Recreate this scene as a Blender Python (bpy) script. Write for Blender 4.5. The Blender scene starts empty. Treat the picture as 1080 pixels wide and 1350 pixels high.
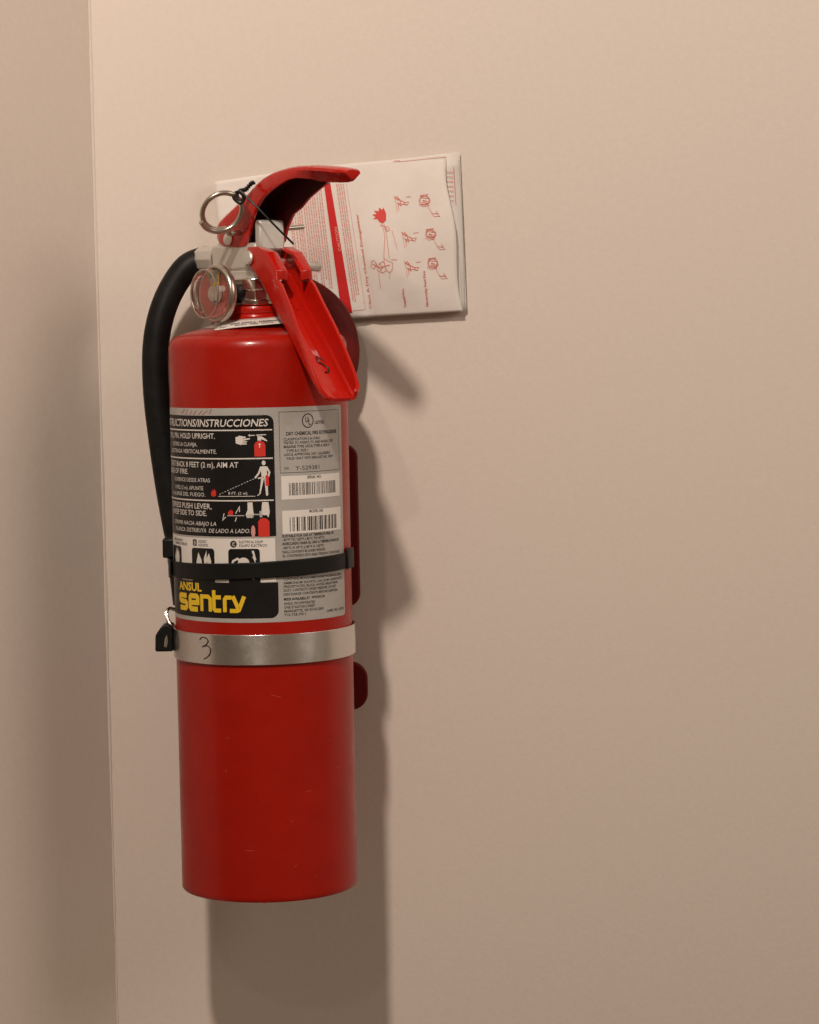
import bpy, bmesh, math, random
from math import sin, cos, pi, radians, sqrt
from mathutils import Vector, Matrix
random.seed(7)
S = bpy.context.scene
COL = S.collection

# ------------------------------------------------------------------ camera
cam_d = bpy.data.cameras.new('camera'); cam = bpy.data.objects.new('camera', cam_d); COL.objects.link(cam)
cam_d.sensor_fit = 'HORIZONTAL'; cam_d.sensor_width = 36.0; cam_d.lens = 115.0
cam_d.clip_start = 0.05; cam_d.clip_end = 100
PITCH, ROLL = radians(4.23), radians(1.1)
fwd = Vector((0, cos(PITCH), -sin(PITCH))); rt = Vector((1, 0, 0)); up = rt.cross(fwd)
c_, s_ = cos(ROLL), -sin(ROLL)
r2 = c_*rt + s_*up; u2 = c_*up - s_*rt
mw = Matrix((r2, u2, -fwd)).transposed().to_4x4(); mw.translation = Vector((0.10771, -2.0, 1.45))
cam.matrix_world = mw
S.camera = cam

# ------------------------------------------------------------------ light
S.view_settings.view_transform = 'Standard'; S.view_settings.look = 'None'
S.view_settings.exposure = 0.0; S.view_settings.gamma = 1.0
W = bpy.data.worlds.new('World'); S.world = W; W.use_nodes = True
wn = W.node_tree; bg = wn.nodes['Background']
bg.inputs[0].default_value = (1.0, 0.72, 0.48, 1); bg.inputs[1].default_value = 0.16
wtc = wn.nodes.new('ShaderNodeTexCoord'); wsep = wn.nodes.new('ShaderNodeSeparateXYZ'); wn.links.new(wtc.outputs['Generated'], wsep.inputs[0])
wz = wn.nodes.new('ShaderNodeMath'); wz.operation = 'MULTIPLY_ADD'; wz.inputs[1].default_value = .060; wz.inputs[2].default_value = .165; wn.links.new(wsep.outputs[2], wz.inputs[0])
wx = wn.nodes.new('ShaderNodeMath'); wx.operation = 'MULTIPLY_ADD'; wx.inputs[1].default_value = .045; wn.links.new(wsep.outputs[0], wx.inputs[0]); wn.links.new(wz.outputs[0], wx.inputs[2])
wn.links.new(wx.outputs[0], bg.inputs[1])                             # a dim warm room: ceiling paler than the floor, right a little paler than left
def lamp(name, loc, power, color, radius):
    d = bpy.data.lights.new(name, 'POINT'); d.energy = power; d.color = color; d.shadow_soft_size = radius
    o = bpy.data.objects.new(name, d); COL.objects.link(o); o.location = loc; return o
def spot(name, loc, aim, power, color, radius, size):
    d = bpy.data.lights.new(name, 'SPOT'); d.energy = power; d.color = color; d.shadow_soft_size = radius; d.spot_size = radians(size); d.spot_blend = 1.0
    o = bpy.data.objects.new(name, d); COL.objects.link(o); o.location = loc
    o.rotation_euler = (Vector(aim) - Vector(loc)).to_track_quat('-Z', 'Y').to_euler(); return o
spot('unseen_cone_lamp', (-0.36, -2.00, 2.40), (0.22, 0, 1.70), 16.0, (1.0, 0.87, 0.755), 0.034, 46)   # unseen lamp; cone shaped to keep its light off the lower wall
lamp('ceiling_lamp', (-0.19, -1.40, 2.57), 91.0, (1.0, 0.86, 0.75), 0.048)
lamp('ceiling_lamp', (1.75, -1.0, 2.25), 40.0, (1.0, 0.865, 0.785), 0.45)

# ------------------------------------------------------------------ materials
def mat(name, col, rough=0.5, metal=0.0, coat=0.0, spec=0.5, trans=0.0, ior=1.45):
    m = bpy.data.materials.new(name); m.use_nodes = True
    b = m.node_tree.nodes['Principled BSDF']
    b.inputs['Base Color'].default_value = (*col, 1); b.inputs['Roughness'].default_value = rough
    b.inputs['Metallic'].default_value = metal; b.inputs['Coat Weight'].default_value = coat
    b.inputs['Specular IOR Level'].default_value = spec; b.inputs['IOR'].default_value = ior
    b.inputs['Transmission Weight'].default_value = trans
    return m
def noise(m, scale, detail=4, rough=0.6, stretch=None):
    nt = m.node_tree
    tc = nt.nodes.new('ShaderNodeTexCoord'); n = nt.nodes.new('ShaderNodeTexNoise')
    n.inputs['Scale'].default_value = scale; n.inputs['Detail'].default_value = detail; n.inputs['Roughness'].default_value = rough
    if stretch:
        mp = nt.nodes.new('ShaderNodeMapping'); mp.inputs['Scale'].default_value = stretch
        nt.links.new(tc.outputs['Object'], mp.inputs[0]); nt.links.new(mp.outputs[0], n.inputs['Vector'])
    else: nt.links.new(tc.outputs['Object'], n.inputs['Vector'])
    return n
def bump(m, n, strength, dist=0.001):
    nt = m.node_tree; b = nt.nodes['Principled BSDF']; bp = nt.nodes.new('ShaderNodeBump')
    bp.inputs['Strength'].default_value = strength; bp.inputs['Distance'].default_value = dist
    nt.links.new(n.outputs[0], bp.inputs['Height'])
    old = b.inputs['Normal'].links
    if old: nt.links.new(old[0].from_socket, bp.inputs['Normal'])
    nt.links.new(bp.outputs[0], b.inputs['Normal'])
def vary(m, n, c0, c1, lo=0.35, hi=0.65, sock='Base Color'):
    nt = m.node_tree; r = nt.nodes.new('ShaderNodeValToRGB')
    r.color_ramp.elements[0].position = lo; r.color_ramp.elements[1].position = hi
    r.color_ramp.elements[0].color = (*c0, 1); r.color_ramp.elements[1].color = (*c1, 1)
    nt.links.new(n.outputs[0], r.inputs[0]); nt.links.new(r.outputs[0], nt.nodes['Principled BSDF'].inputs[sock])
def g3(v): return (v, v, v)

M = {}
M['wall'] = mat('wall_paint', (.64, .56, .49), .55, spec=.3)
n = noise(M['wall'], 210, 6, .85); vary(M['wall'], n, (.615, .546, .478), (.672, .590, .525), .3, .7)
bump(M['wall'], noise(M['wall'], 330, 4, .7), .24, .0007); bump(M['wall'], noise(M['wall'], 45, 3), .12, .0012)
M['red'] = mat('red_enamel', (.34, .003, .0016), .38, coat=.12, spec=.35)
M['red'].node_tree.nodes['Principled BSDF'].inputs['Coat Roughness'].default_value = .12
n = noise(M['red'], 40, 6, .7); vary(M['red'], n, (.31, .0054, .0012), (.345, .0068, .0016))
n = noise(M['red'], 22, 8, .75); vary(M['red'], n, g3(.24), g3(.44), .3, .7, 'Roughness')
bump(M['red'], noise(M['red'], 260, 2), .09, .0006); bump(M['red'], noise(M['red'], 35, 2), .08, .0015)
M['red_gloss'] = mat('red_gloss_paint', (.42, .0075, .003), .24, coat=.3, spec=.4)
n = noise(M['red_gloss'], 60, 8, .75); vary(M['red_gloss'], n, g3(.14), g3(.34), .3, .7, 'Roughness')
bump(M['red_gloss'], noise(M['red_gloss'], 180, 2), .10, .0006)
M['lever_inside_shade'] = mat('lever_inside_shade', (.07, .0025, .0015), .5, spec=.25)  # lever red darkened: shade of the hollow underside put into the colour
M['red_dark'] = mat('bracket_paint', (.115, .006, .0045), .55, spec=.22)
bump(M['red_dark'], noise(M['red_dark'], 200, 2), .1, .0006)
M['alu'] = mat('cast_aluminium', (.60, .57, .52), .5, .6)
n = noise(M['alu'], 300, 4); bump(M['alu'], n, .25, .0004); vary(M['alu'], noise(M['alu'], 90, 6, .7), g3(.42), g3(.6), .3, .7, 'Roughness')
M['chrome'] = mat('bright_metal', (.78, .75, .70), .13, 1)
M['steel'] = mat('brushed_steel', (.72, .705, .685), .26, 1)
n = noise(M['steel'], 60, 4, .6, (1, 1, 60)); bump(M['steel'], n, .10, .0003); vary(M['steel'], noise(M['steel'], 30, 7, .75), g3(.22), g3(.36), .3, .7, 'Roughness')
b_ = M['steel'].node_tree.nodes['Principled BSDF']; b_.inputs['Anisotropic'].default_value = .7; b_.inputs['Anisotropic Rotation'].default_value = .25
tg = M['steel'].node_tree.nodes.new('ShaderNodeTangent'); tg.direction_type = 'RADIAL'; tg.axis = 'Z'; M['steel'].node_tree.links.new(tg.outputs[0], b_.inputs['Tangent'])
M['wire'] = mat('ring_wire', (.50, .46, .40), .3, 1)
M['rubber'] = mat('black_rubber', (.005, .005, .0048), .5, spec=.25)
vary(M['rubber'], noise(M['rubber'], 38, 8, .78), (.0035, .0035, .0033), (.013, .0125, .012), .42, .72); bump(M['rubber'], noise(M['rubber'], 300, 3), .1, .0004)
M['plastic'] = mat('black_plastic', (.006, .006, .0056), .45, spec=.3)
M['seal'] = mat('seal_plastic', (.006, .006, .007), .35, spec=.3)
M['label_grey'] = mat('label_grey_film', (.36, .34, .32), .42)
vary(M['label_grey'], noise(M['label_grey'], 50, 7, .7), (.36, .34, .315), (.41, .39, .36))
M['label_black'] = mat('label_black_ink', (.006, .0055, .0055), .40, spec=.4)
vary(M['label_black'], noise(M['label_black'], 35, 8, .75), g3(.3), g3(.5), .3, .7, 'Roughness')
M['ink_white'] = mat('white_ink', (.66, .62, .57), .45)
M['sticker'] = mat('white_sticker', (.70, .66, .61), .5)
M['ink_black'] = mat('black_ink', (.03, .027, .027), .5)
M['ink_bar'] = mat('barcode_ink', (.06, .055, .05), .5)
M['ink_red'] = mat('red_ink', (.60, .03, .02), .45)
M['ink_yellow'] = mat('yellow_ink', (.75, .50, .02), .45)
M['marker'] = mat('black_marker', (.02, .012, .012), .4)
M['paper'] = mat('white_paper', (.78, .74, .71), .75, spec=.2)
vary(M['paper'], noise(M['paper'], 25, 5, .6), (.655, .605, .555), (.715, .665, .615)); bump(M['paper'], noise(M['paper'], 40, 3), .25, .002)
M['print_red'] = mat('print_red', (.52, .02, .02), .6, spec=.2)
M['print_pale'] = mat('print_pale_red', (.60, .27, .235), .7, spec=.2)
M['print_mid'] = mat('print_fine_red', (.60, .17, .13), .7, spec=.2)
M['flame_red'] = mat('print_flame', (.62, .07, .06), .65, spec=.2)
M['lens'] = mat('clear_plastic', (.93, .86, .82), .04, trans=1.0, ior=1.16, coat=.7)
M['dial'] = mat('dial_face', (.42, .36, .33), .45)
M['dial_red'] = mat('dial_red', (.44, .11, .085), .45)
M['dial_green'] = mat('dial_green', (.16, .20, .09), .45)
M['needle'] = mat('needle_yellow', (.75, .5, .08), .4)

# ------------------------------------------------------------------ helpers
A = Vector((0, -0.10, 0)); PH = radians(52)
LV = Vector((cos(PH), -sin(PH), 0)); GV = Vector((-sin(PH), -cos(PH), 0)); ZV = Vector((0, 0, 1))
def V(l, g, z): return A + LV*(l*.001) + GV*(g*.001) + ZV*z          # valve frame: l along the levers, g towards the gauge (mm), z height (m)
def link(name, bm, m, parent=None, smooth=True, bevel=0, solid=0, sub=0, ang=35, segs=2):
    bmesh.ops.recalc_face_normals(bm, faces=bm.faces[:])
    me = bpy.data.meshes.new(name); bm.to_mesh(me); bm.free()
    me.materials.append(M[m] if isinstance(m, str) else m)
    o = bpy.data.objects.new(name, me); COL.objects.link(o)
    if smooth:
        for p in me.polygons: p.use_smooth = True
    if solid:
        d = o.modifiers.new('thick', 'SOLIDIFY'); d.thickness = solid; d.offset = -1; d.use_even_offset = True
    if bevel:
        d = o.modifiers.new('bevel', 'BEVEL'); d.width = bevel; d.segments = segs; d.limit_method = 'ANGLE'; d.angle_limit = radians(30)
    if sub:
        d = o.modifiers.new('sub', 'SUBSURF'); d.levels = sub; d.render_levels = sub
    if smooth and (ang < 180):
        try: me.set_sharp_from_angle(angle=radians(ang))
        except Exception: pass
    if parent is not None: o.parent = parent
    return o
def thing(name, label, cat, loc=(0, 0, 0), group=None):
    o = bpy.data.objects.new(name, None); COL.objects.link(o); o.empty_display_size = .02
    o['label'] = label; o['category'] = cat
    if group: o['group'] = group
    return o
def tag(o, label, cat): o['label'] = label; o['category'] = cat; return o
def grid(bm, rows, close_u=False):
    vs = [[bm.verts.new(p) for p in r] for r in rows]
    for a, b in zip(vs, vs[1:]):
        k = len(a)
        for i in range(k if close_u else k-1):
            try: bm.faces.new((a[i], a[(i+1) % k], b[(i+1) % k], b[i]))
            except ValueError: pass
    return vs
def lathe(bm, prof, o, ax, seg=48, cap=(True, True)):
    ax = Vector(ax).normalized(); t = Vector((0, 0, 1)) if abs(ax.z) < .9 else Vector((1, 0, 0))
    e1 = ax.cross(t).normalized(); e2 = ax.cross(e1)
    vs = grid(bm, [[o + ax*h + (e1*cos(2*pi*i/seg) + e2*sin(2*pi*i/seg))*r for i in range(seg)] for r, h in prof], True)
    if cap[0]: bm.faces.new(vs[0])
    if cap[1]: bm.faces.new(vs[-1])
def spline(pts, n):
    P = [Vector(p) for p in pts]; P = [2*P[0]-P[1]] + P + [2*P[-1]-P[-2]]; out = []
    for i in range(1, len(P)-2):
        for k in range(n):
            t = k/n; a, b, c, d = P[i-1:i+3]
            out.append(.5*((2*b)+(c-a)*t+(2*a-5*b+4*c-d)*t*t+(3*b-a-3*c+d)*t**3))
    out.append(P[-2]); return out
def tube(bm, pts, r, seg=16, closed=False, flat=None):
    n = len(pts); rows = []; prev = None
    for i, p in enumerate(pts):
        a = pts[(i-1) % n] if (closed or i > 0) else p; b = pts[(i+1) % n] if (closed or i < n-1) else p
        t = (b-a).normalized()
        if prev is None:
            e = t.cross(Vector((0, 0, 1)));
            if e.length < .1: e = t.cross(Vector((1, 0, 0)))
        else: e = prev - t*prev.dot(t)
        e.normalize(); prev = e; f = t.cross(e)
        rr = r(i/(n-1)) if callable(r) else r
        rows.append([p + (e*cos(2*pi*k/seg) + f*sin(2*pi*k/seg))*rr for k in range(seg)])
    if closed: rows.append(rows[0][:])
    vs = grid(bm, rows, True)
    if not closed: bm.faces.new(vs[0]); bm.faces.new(vs[-1])
    else: bmesh.ops.remove_doubles(bm, verts=bm.verts[:], dist=1e-6)
def boxv(bm, l0, l1, g0, g1, z0, z1, f=V):
    v = [bm.verts.new(f(l, g, z)) for z in (z0, z1) for l, g in ((l0, g0), (l1, g0), (l1, g1), (l0, g1))]
    for q in ((0, 1, 2, 3), (4, 5, 6, 7), (0, 1, 5, 4), (1, 2, 6, 5), (2, 3, 7, 6), (3, 0, 4, 7)): bm.faces.new([v[i] for i in q])
def XYZ(x, y, z): return Vector((x*.001, y*.001, z))
def ribbon2(pts, w, closed=False):
    """flat stroke of width w along a 2-D polyline -> list of quads (2-D)"""
    P = [Vector(p) for p in pts]
    if closed: P.append(P[0])
    out = []; n = len(P)
    nr = []
    for i in range(n):
        d1 = (P[i]-P[i-1]).normalized() if i > 0 else None; d2 = (P[i+1]-P[i]).normalized() if i < n-1 else None
        if closed and i in (0, n-1): d1 = (P[-1]-P[-2]).normalized(); d2 = (P[1]-P[0]).normalized()
        if d1 is None: d1 = d2
        if d2 is None: d2 = d1
        t = (d1+d2); t = t.normalized() if t.length > 1e-6 else d1
        m = Vector((-t.y, t.x)); k = max(.5, m.dot(Vector((-d1.y, d1.x))))
        nr.append(m*(w/2/k))
    for i in range(n-1): out.append([P[i]+nr[i], P[i+1]+nr[i+1], P[i+1]-nr[i+1], P[i]-nr[i]])
    return out

# ------------------------------------------------------------------ setting: the two walls
WX = -.127; BETA = radians(30)
bm = bmesh.new()
boxv(bm, WX*1000, 3000, 0, 120, -.2, 3.0, XYZ)
w = link('back_wall', bm, 'wall', smooth=False); w['kind'] = 'structure'
w['label'] = 'beige painted wall behind the fire extinguisher'; 
bm = bmesh.new()
d = Vector((-sin(BETA), -cos(BETA), 0)); nn = Vector((-cos(BETA), sin(BETA), 0))
b0 = Vector((WX, 0, 0)) ; q = [b0, b0 + d*.30, b0 + d*.30 + nn*.12, b0 + nn*.12]
vs = [[bm.verts.new(p + ZV*z) for p in q] for z in (-.2, 3.0)]
bm.faces.new(vs[0]); bm.faces.new(vs[1])
for i in range(4): bm.faces.new((vs[0][i], vs[0][(i+1) % 4], vs[1][(i+1) % 4], vs[1][i]))
w = link('side_wall', bm, 'wall', smooth=False); w['kind'] = 'structure'; w['label'] = 'beige painted wall meeting the back wall at the left corner'

bm = bmesh.new(); rows = []
cr = random.Random(3); wob = [0.0]
for k in range(220): wob.append(wob[-1]*.9 + cr.gauss(0, .00022))
for k in range(221):
    z = .82 + .95*k/220; r_ = .0013 + wob[k]*.6; e1 = Vector((1, 0, 0)); e2 = d
    rows.append([b0 + e2*(-.0002) + e1*r_*1.25 + ZV*z + Vector((0, -.0001, 0)), b0 + (e1*.55 + e2*.25)*r_ + ZV*z + Vector((.0003, -.0006, 0)), b0 + (e1*.22 + e2*.6)*r_ + ZV*z + Vector((.0004, -.0006, 0)), b0 + e2*r_*1.2 + ZV*z - nn*.0001])
grid(bm, rows); cw = link('corner_caulk', bm, 'wall', bpy.data.objects['side_wall'], ang=180)

# ------------------------------------------------------------------ fire extinguisher
R = .0645
ext = thing('fire_extinguisher', 'red fire extinguisher with black hose, strapped in a bracket on the beige wall', 'fire extinguisher')
ZB, ZS = 1.0374, 1.4310
prof = [(.050, ZB+.004), (.0600, ZB+.0035), (.0625, ZB+.0005), (.0637, ZB), (.0645, ZB+.0012), (R, ZB+.004)]
prof += [(R, ZB + (ZS-ZB)*k/12) for k in range(1, 13)]
prof += [(.0645-.0085*(1-cos(a)), ZS + .0098*sin(a)) for a in [radians(x) for x in (15, 30, 45, 60, 72)]]
prof += [(.050, ZS+.0118), (.040, ZS+.0143), (.031, ZS+.0165), (.0265, ZS+.0185), (.0248, ZS+.021), (.020, ZS+.022)]
bm = bmesh.new(); lathe(bm, prof, A, ZV, 128)
cyl = link('cylinder', bm, 'red', ext, ang=50)
bm = bmesh.new()
lathe(bm, [(.018, 1.450), (.0244, 1.4505), (.0250, 1.4525), (.0246, 1.4548), (.0236, 1.4556), (.0246, 1.4565), (.0248, 1.459), (.0240, 1.4608), (.018, 1.461)], A, ZV, 64)
link('neck_ring', bm, 'red_gloss', ext, ang=60)
bm = bmesh.new()
lathe(bm, [(.012, 1.4615), (.0186, 1.4617), (.0190, 1.4622), (.0190, 1.4650), (.0186, 1.4655), (.0160, 1.4657), (.0160, 1.4722), (.0180, 1.4725), (.0184, 1.473), (.0184, 1.4805), (.0178, 1.4812), (.012, 1.4814)], A, ZV, 12)
link('valve_neck', bm, 'chrome', ext, ang=25, bevel=.0004)
# valve body casting
bm = bmesh.new()
boxv(bm, -40, 17, -11.5, 12, 1.4865, 1.5065)
vb = link('valve_body', bm, 'alu', ext, bevel=.0028, ang=40, segs=3)
bm = bmesh.new()                                                       # tapering throat between body and neck
rows = []
for z, l0, l1, g in ((1.4800, -15, 15, 10.5), (1.4830, -19, 15, 11), (1.4872, -33, 16, 11.3)):
    rows.append([V(l0, -g, z), V(l1, -g, z), V(l1, g, z), V(l0, g, z)])
vs = grid(bm, rows, True); bm.faces.new(vs[0]); bm.faces.new(vs[-1])
link('throat', bm, 'alu', vb, bevel=.0015, ang=40)
bm = bmesh.new(); boxv(bm, 15, 22, -11.2, 11.2, 1.500, 1.5222)
link('valve_post', bm, 'alu', vb, bevel=.0022, ang=40, segs=3)
bm = bmesh.new(); lathe(bm, [(.006, 0), (.0115, .0002), (.0122, .001), (.0122, .0030), (.0115, .0038), (.006, .004)], V(-38.5, 0, 1.4962), -LV, 40)
link('outlet_collar', bm, 'chrome', vb)
bm = bmesh.new(); lathe(bm, [(.006, 0), (.0100, 0), (.0104, .0006), (.0104, .0262), (.0098, .027), (.006, .027)], V(-42, 0, 1.4962), -LV, 10)
fer = link('hose_ferrule', bm, 'alu', ext, bevel=.0004, ang=20)
# hose
hp = [V(-62, 0, 1.4962), V(-69, 0, 1.4962)] + [Vector(p) for p in ((-.0545, -.0475, 1.4905), (-.0665, -.0500, 1.4735), (-.0745, -.0530, 1.4530), (-.0785, -.0545, 1.4290), (-.0785, -.0550, 1.3970), (-.0755, -.0550, 1.3630), (-.0715, -.0540, 1.3290), (-.0670, -.0540, 1.3000), (-.0640, -.0535, 1.2860))]
bm = bmesh.new(); tube(bm, spline(hp, 8), lambda t: .0094 if t < .05 else .0099, 24)
hose = link('hose', bm, 'rubber', ext, ang=60)
bm = bmesh.new(); tube(bm, [Vector((-.0640, -.0535, 1.2865)), Vector((-.0630, -.0535, 1.262)), Vector((-.0625, -.0535, 1.240))], lambda t: .0110 - .003*t, 20)
link('nozzle', bm, 'plastic', hose, ang=50)
# pressure gauge
gz = 1.4702
bm = bmesh.new(); lathe(bm, [(.007, 0), (.007, .022)], V(0, 10, gz), GV, 24)
gau = link('gauge_stem', bm, 'plastic', ext)
bm = bmesh.new()
lathe(bm, [(.006, -.001), (.0170, -.0005), (.0200, .0012), (.0212, .0035), (.0210, .0058), (.0200, .0072), (.0186, .0074), (.0178, .0062), (.0176, .004)], V(1.5, 30.5, gz), GV, 64, cap=(True, False))
gb = link('gauge_bezel', bm, 'wire', ext, ang=70)
bm = bmesh.new(); lathe(bm, [(.0178, 0), (.0178, .0008)], V(1.5, 34.5, gz), GV, 64)
link('dial', bm, 'dial', gb)
def dialv(a, r, h):                                                   # angle from up, clockwise seen from the front; LV points right there
    return V(1.5, 35.3+h, gz) + (LV*sin(a) + ZV*cos(a))*r
def sector(a0, a1, r0, r1, h, m, nm):
    bm = bmesh.new(); k = 12
    grid(bm, [[dialv(a0+(a1-a0)*i/k, r, h) for i in range(k+1)] for r in (r0, r1)]); link(nm, bm, m, gb)
sector(radians(25), radians(165), 0.0055, .0168, .2, 'dial_red', 'dial_zone'); sector(radians(-160), radians(-25), .0065, .0165, .2, 'dial_red', 'dial_zone')
sector(radians(-22), radians(22), .0115, .0160, .2, 'dial_green', 'dial_zone'); sector(radians(165), radians(200), .007, .0165, .2, 'dial_red', 'dial_zone')
bm = bmesh.new(); bm.faces.new([bm.verts.new(p) for p in (dialv(radians(14), .0155, .6), dialv(radians(104), .0018, .6), dialv(radians(194), .006, .6), dialv(radians(-76), .0018, .6))])
link('needle', bm, 'needle', gb, solid=.0003)
bm = bmesh.new(); lathe(bm, [(.0008, .4e-3), (.0055, .5e-3), (.0055, .0012), (.0008, .0016)], V(1.5, 35.3, gz), GV, 24); link('dial_hub', bm, 'alu', gb)
bm = bmesh.new()
lathe(bm, [(.0172, .0002), (.0176, .0082), (.0171, .0096), (.0158, .0102), (.0135, .0102), (.0130, .0094), (.0002, .0100)], V(1.5, 36.6, gz), GV, 64, cap=(False, True))
link('gauge_lens', bm, 'lens', gb, ang=50)
bm = bmesh.new(); tube(bm, [V(1.5, 46.2, gz) + (LV*cos(2*pi*i/48) + ZV*sin(2*pi*i/48))*.0172 for i in range(48)], .0006, 8, True); link('lens_rim', bm, 'wire', gb)

# operating lever: an inverted channel swept along l
LS = [(-33, 1.5195, 1.5160, 1.516, 10.5), (-31, 1.5220, 1.5110, 1.511, 12.2), (-27, 1.5243, 1.5070, 1.507, 13), (-18, 1.5288, 1.5045, 1.5045, 13), (-5, 1.5350, 1.5035, 1.5035, 13), (6, 1.5405, 1.5045, 1.5035, 13),
      (11, 1.543, 1.512, 1.504, 13), (15, 1.5455, 1.521, 1.5045, 13), (20, 1.548, 1.529, 1.507, 13.2), (24, 1.5497, 1.5328, 1.517, 13.4), (31, 1.5523, 1.5378, 1.526, 13.8), (40, 1.5545, 1.5418, 1.530, 14), (50, 1.5560, 1.5452, 1.5365, 14.2),
      (62, 1.5572, 1.5485, 1.5420, 14.2), (72, 1.5575, 1.5492, 1.5455, 14), (82, 1.5572, 1.5485, 1.5472, 13.6), (88, 1.5566, 1.5470, 1.547, 13.2), (100, 1.5555, 1.5458, 1.5458, 12.2), (110, 1.5542, 1.5455, 1.5455, 11), (116, 1.5532, 1.5460, 1.546, 9.2), (119.5, 1.5520, 1.5470, 1.547, 6.5)]
bm = bmesh.new(); rows = []
for l, zt, zn, zf, hw in LS:
    c = min(3.2, hw*.3)
    ku = max(0, min(1, (l-74)/16)); dz = zt - zn
    rows.append([V(l, hw*(1-.75*ku), zn - .0012*ku), V(l, hw*(1-.06*ku), zt-c*.001), V(l, hw-c*.35, zt-c*.00035), V(l, hw-c, zt), V(l, 0, zt+.0006), V(l, -hw+c, zt), V(l, -hw+c*.35, zt-c*.00035), V(l, -hw*(1-.06*ku), zt-c*.001), V(l, -hw*(1-.75*ku), zf - .0012*ku)])
vs = grid(bm, rows); bm.faces.new(vs[-1]); bm.faces.new(vs[0])
lever = link('operating_lever', bm, 'red_gloss', ext, solid=.0022, bevel=.0006, ang=40)
lever.data.materials.append(M['lever_inside_shade']); lever.modifiers['thick'].material_offset = 1
bm = bmesh.new(); lathe(bm, [(.0035, -.028), (.0035, 0), (.0046, .0002), (.0048, .0010), (.0040, .0020), (.002, .0024)], V(-14.5, 13.2, 1.5096), GV, 24)
link('rivet', bm, 'alu', ext)
# carry handle: a channel open upwards
HS = [(8, 1.4925, 12, 1.5030, 13.5), (14, 1.487, 24, 1.5030, 14), (25, 1.478, 36, 1.499, 14), (34, 1.4680, 47.5, 1.4860, 14.2), (38.5, 1.463, 47.5, 1.4790, 14.2),
      (43.4, 1.457, 52, 1.4755, 14.2), (55, 1.4445, 63, 1.4612, 14.2), (65.6, 1.4328, 73.5, 1.4485, 14.2), (77, 1.4195, 84, 1.4345, 14), (87, 1.4080, 93, 1.4210, 13.8), (94, 1.4005, 99.5, 1.4110, 13.4), (99.5, 1.3960, 103.5, 1.4035, 12.4), (102, 1.3950, 104.5, 1.4000, 10)]
bm = bmesh.new()
for sg in (1, -1):
    rows = []
    for k, (lb, zb, lt, zt, hw) in enumerate(HS):
        if sg == 1:
            f = (1, 1, 1, 1, 1, 1, .9, .66, .42, .26, .18, .15, .2)[k]; lt, zt = lb + (lt-lb)*f, zb + (zt-zb)*f
        rows += [[V(lt, sg*hw, zt), V((lt*.7+lb*.3), sg*(hw+.2), zt*.7+zb*.3), V(lt*.15+lb*.85, sg*hw, zt*.15+zb*.85), V(lb, sg*(hw-2), zb)]]
    grid(bm, rows)
rows = []
for k, (lb, zb, lt, zt, hw) in enumerate(HS[2:]):
    rows.append([V(lb, g, zb - .0004*(1-(g/hw)**2)) for g in (hw-2, (hw-2)*.5, 0, -(hw-2)*.5, -(hw-2))])
grid(bm, rows); bmesh.ops.remove_doubles(bm, verts=bm.verts[:], dist=1e-5)
handle = link('carry_handle', bm, 'red_gloss', ext, solid=.0024, bevel=.0007, ang=40)
handle.modifiers['thick'].offset = 0
for sg in (1, -1):                                                     # the bent-in flanges of the two ears
    bm = bmesh.new(); rows = []
    for lb, zb, lt, zt, hw in (HS[1], HS[2], HS[3], HS[4]):
        rows.append([V(lt+.2, sg*(hw+1), zt), V(lt+.6, sg*(hw-4), zt), V(lt+.2, sg*(hw-8.5), zt-.0008)])
    grid(bm, rows); link('ear_flange', bm, 'red_gloss', handle, solid=.002, bevel=.0006)
bm = bmesh.new(); lathe(bm, [(.0034, -.062), (.0036, -.0615), (.0036, 0), (.0052, .0003), (.0055, .0012), (.0046, .0024), (.0015, .0027)], V(13.8, 15.2, 1.4950), GV + Vector((0, 0, .10)), 24)
link('rivet', bm, 'alu', ext)
bm = bmesh.new()                                                       # lever return ramp inside the handle channel
rows = [[V(l, g, z) for g in (7, 0, -7)] for l, z in ((38, 1.4655), (52, 1.4535), (70, 1.4335))]
rows = [[V(l, g, z + (.0035 if g == 0 else .0006)) for g in (6.5, 4, 0, -4, -6.5)] for l, z in ((39, 1.4630), (52, 1.4480), (64, 1.4350), (76, 1.4206))]
grid(bm, rows); link('channel_rib', bm, 'red_gloss', handle, solid=.001)
# pull pin with ring
bm = bmesh.new(); tube(bm, [V(0, 19, 1.5135), V(0, 14, 1.5140), V(0, -43, 1.5184)], .0019, 14)
pin = link('pull_pin', bm, 'wire', ext)
bm = bmesh.new(); pts = []
RC = Vector((-.0218, -.1290, 1.5282))
E1 = Vector((cos(radians(36)), 0, sin(radians(36)))); E2 = Vector((-sin(radians(36))*.80, -.58, cos(radians(36))*.80))
for k in range(60):                                                    # a turn and a quarter of wire, the ring tilted on its pin
    t = k/59; a = radians(248 - 440*t); r = .0139 + .0021*t
    pts.append(RC + E1*(r*cos(a)) + E2*(r*sin(a)) + Vector((0, .002 - .0048*t, 0)))
bm2 = [V(0, 18.5, 1.5135), V(-3, 20.5, 1.5130)]
tail = spline([V(0, 15, 1.5138), V(-2, 20.5, 1.5132), pts[0]*.5 + V(-2, 20.5, 1.5128)*.5, pts[0]], 6)
tube(bm, tail[:-1] + pts, .0019, 12); link('pin_ring', bm, 'wire', pin)
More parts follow.
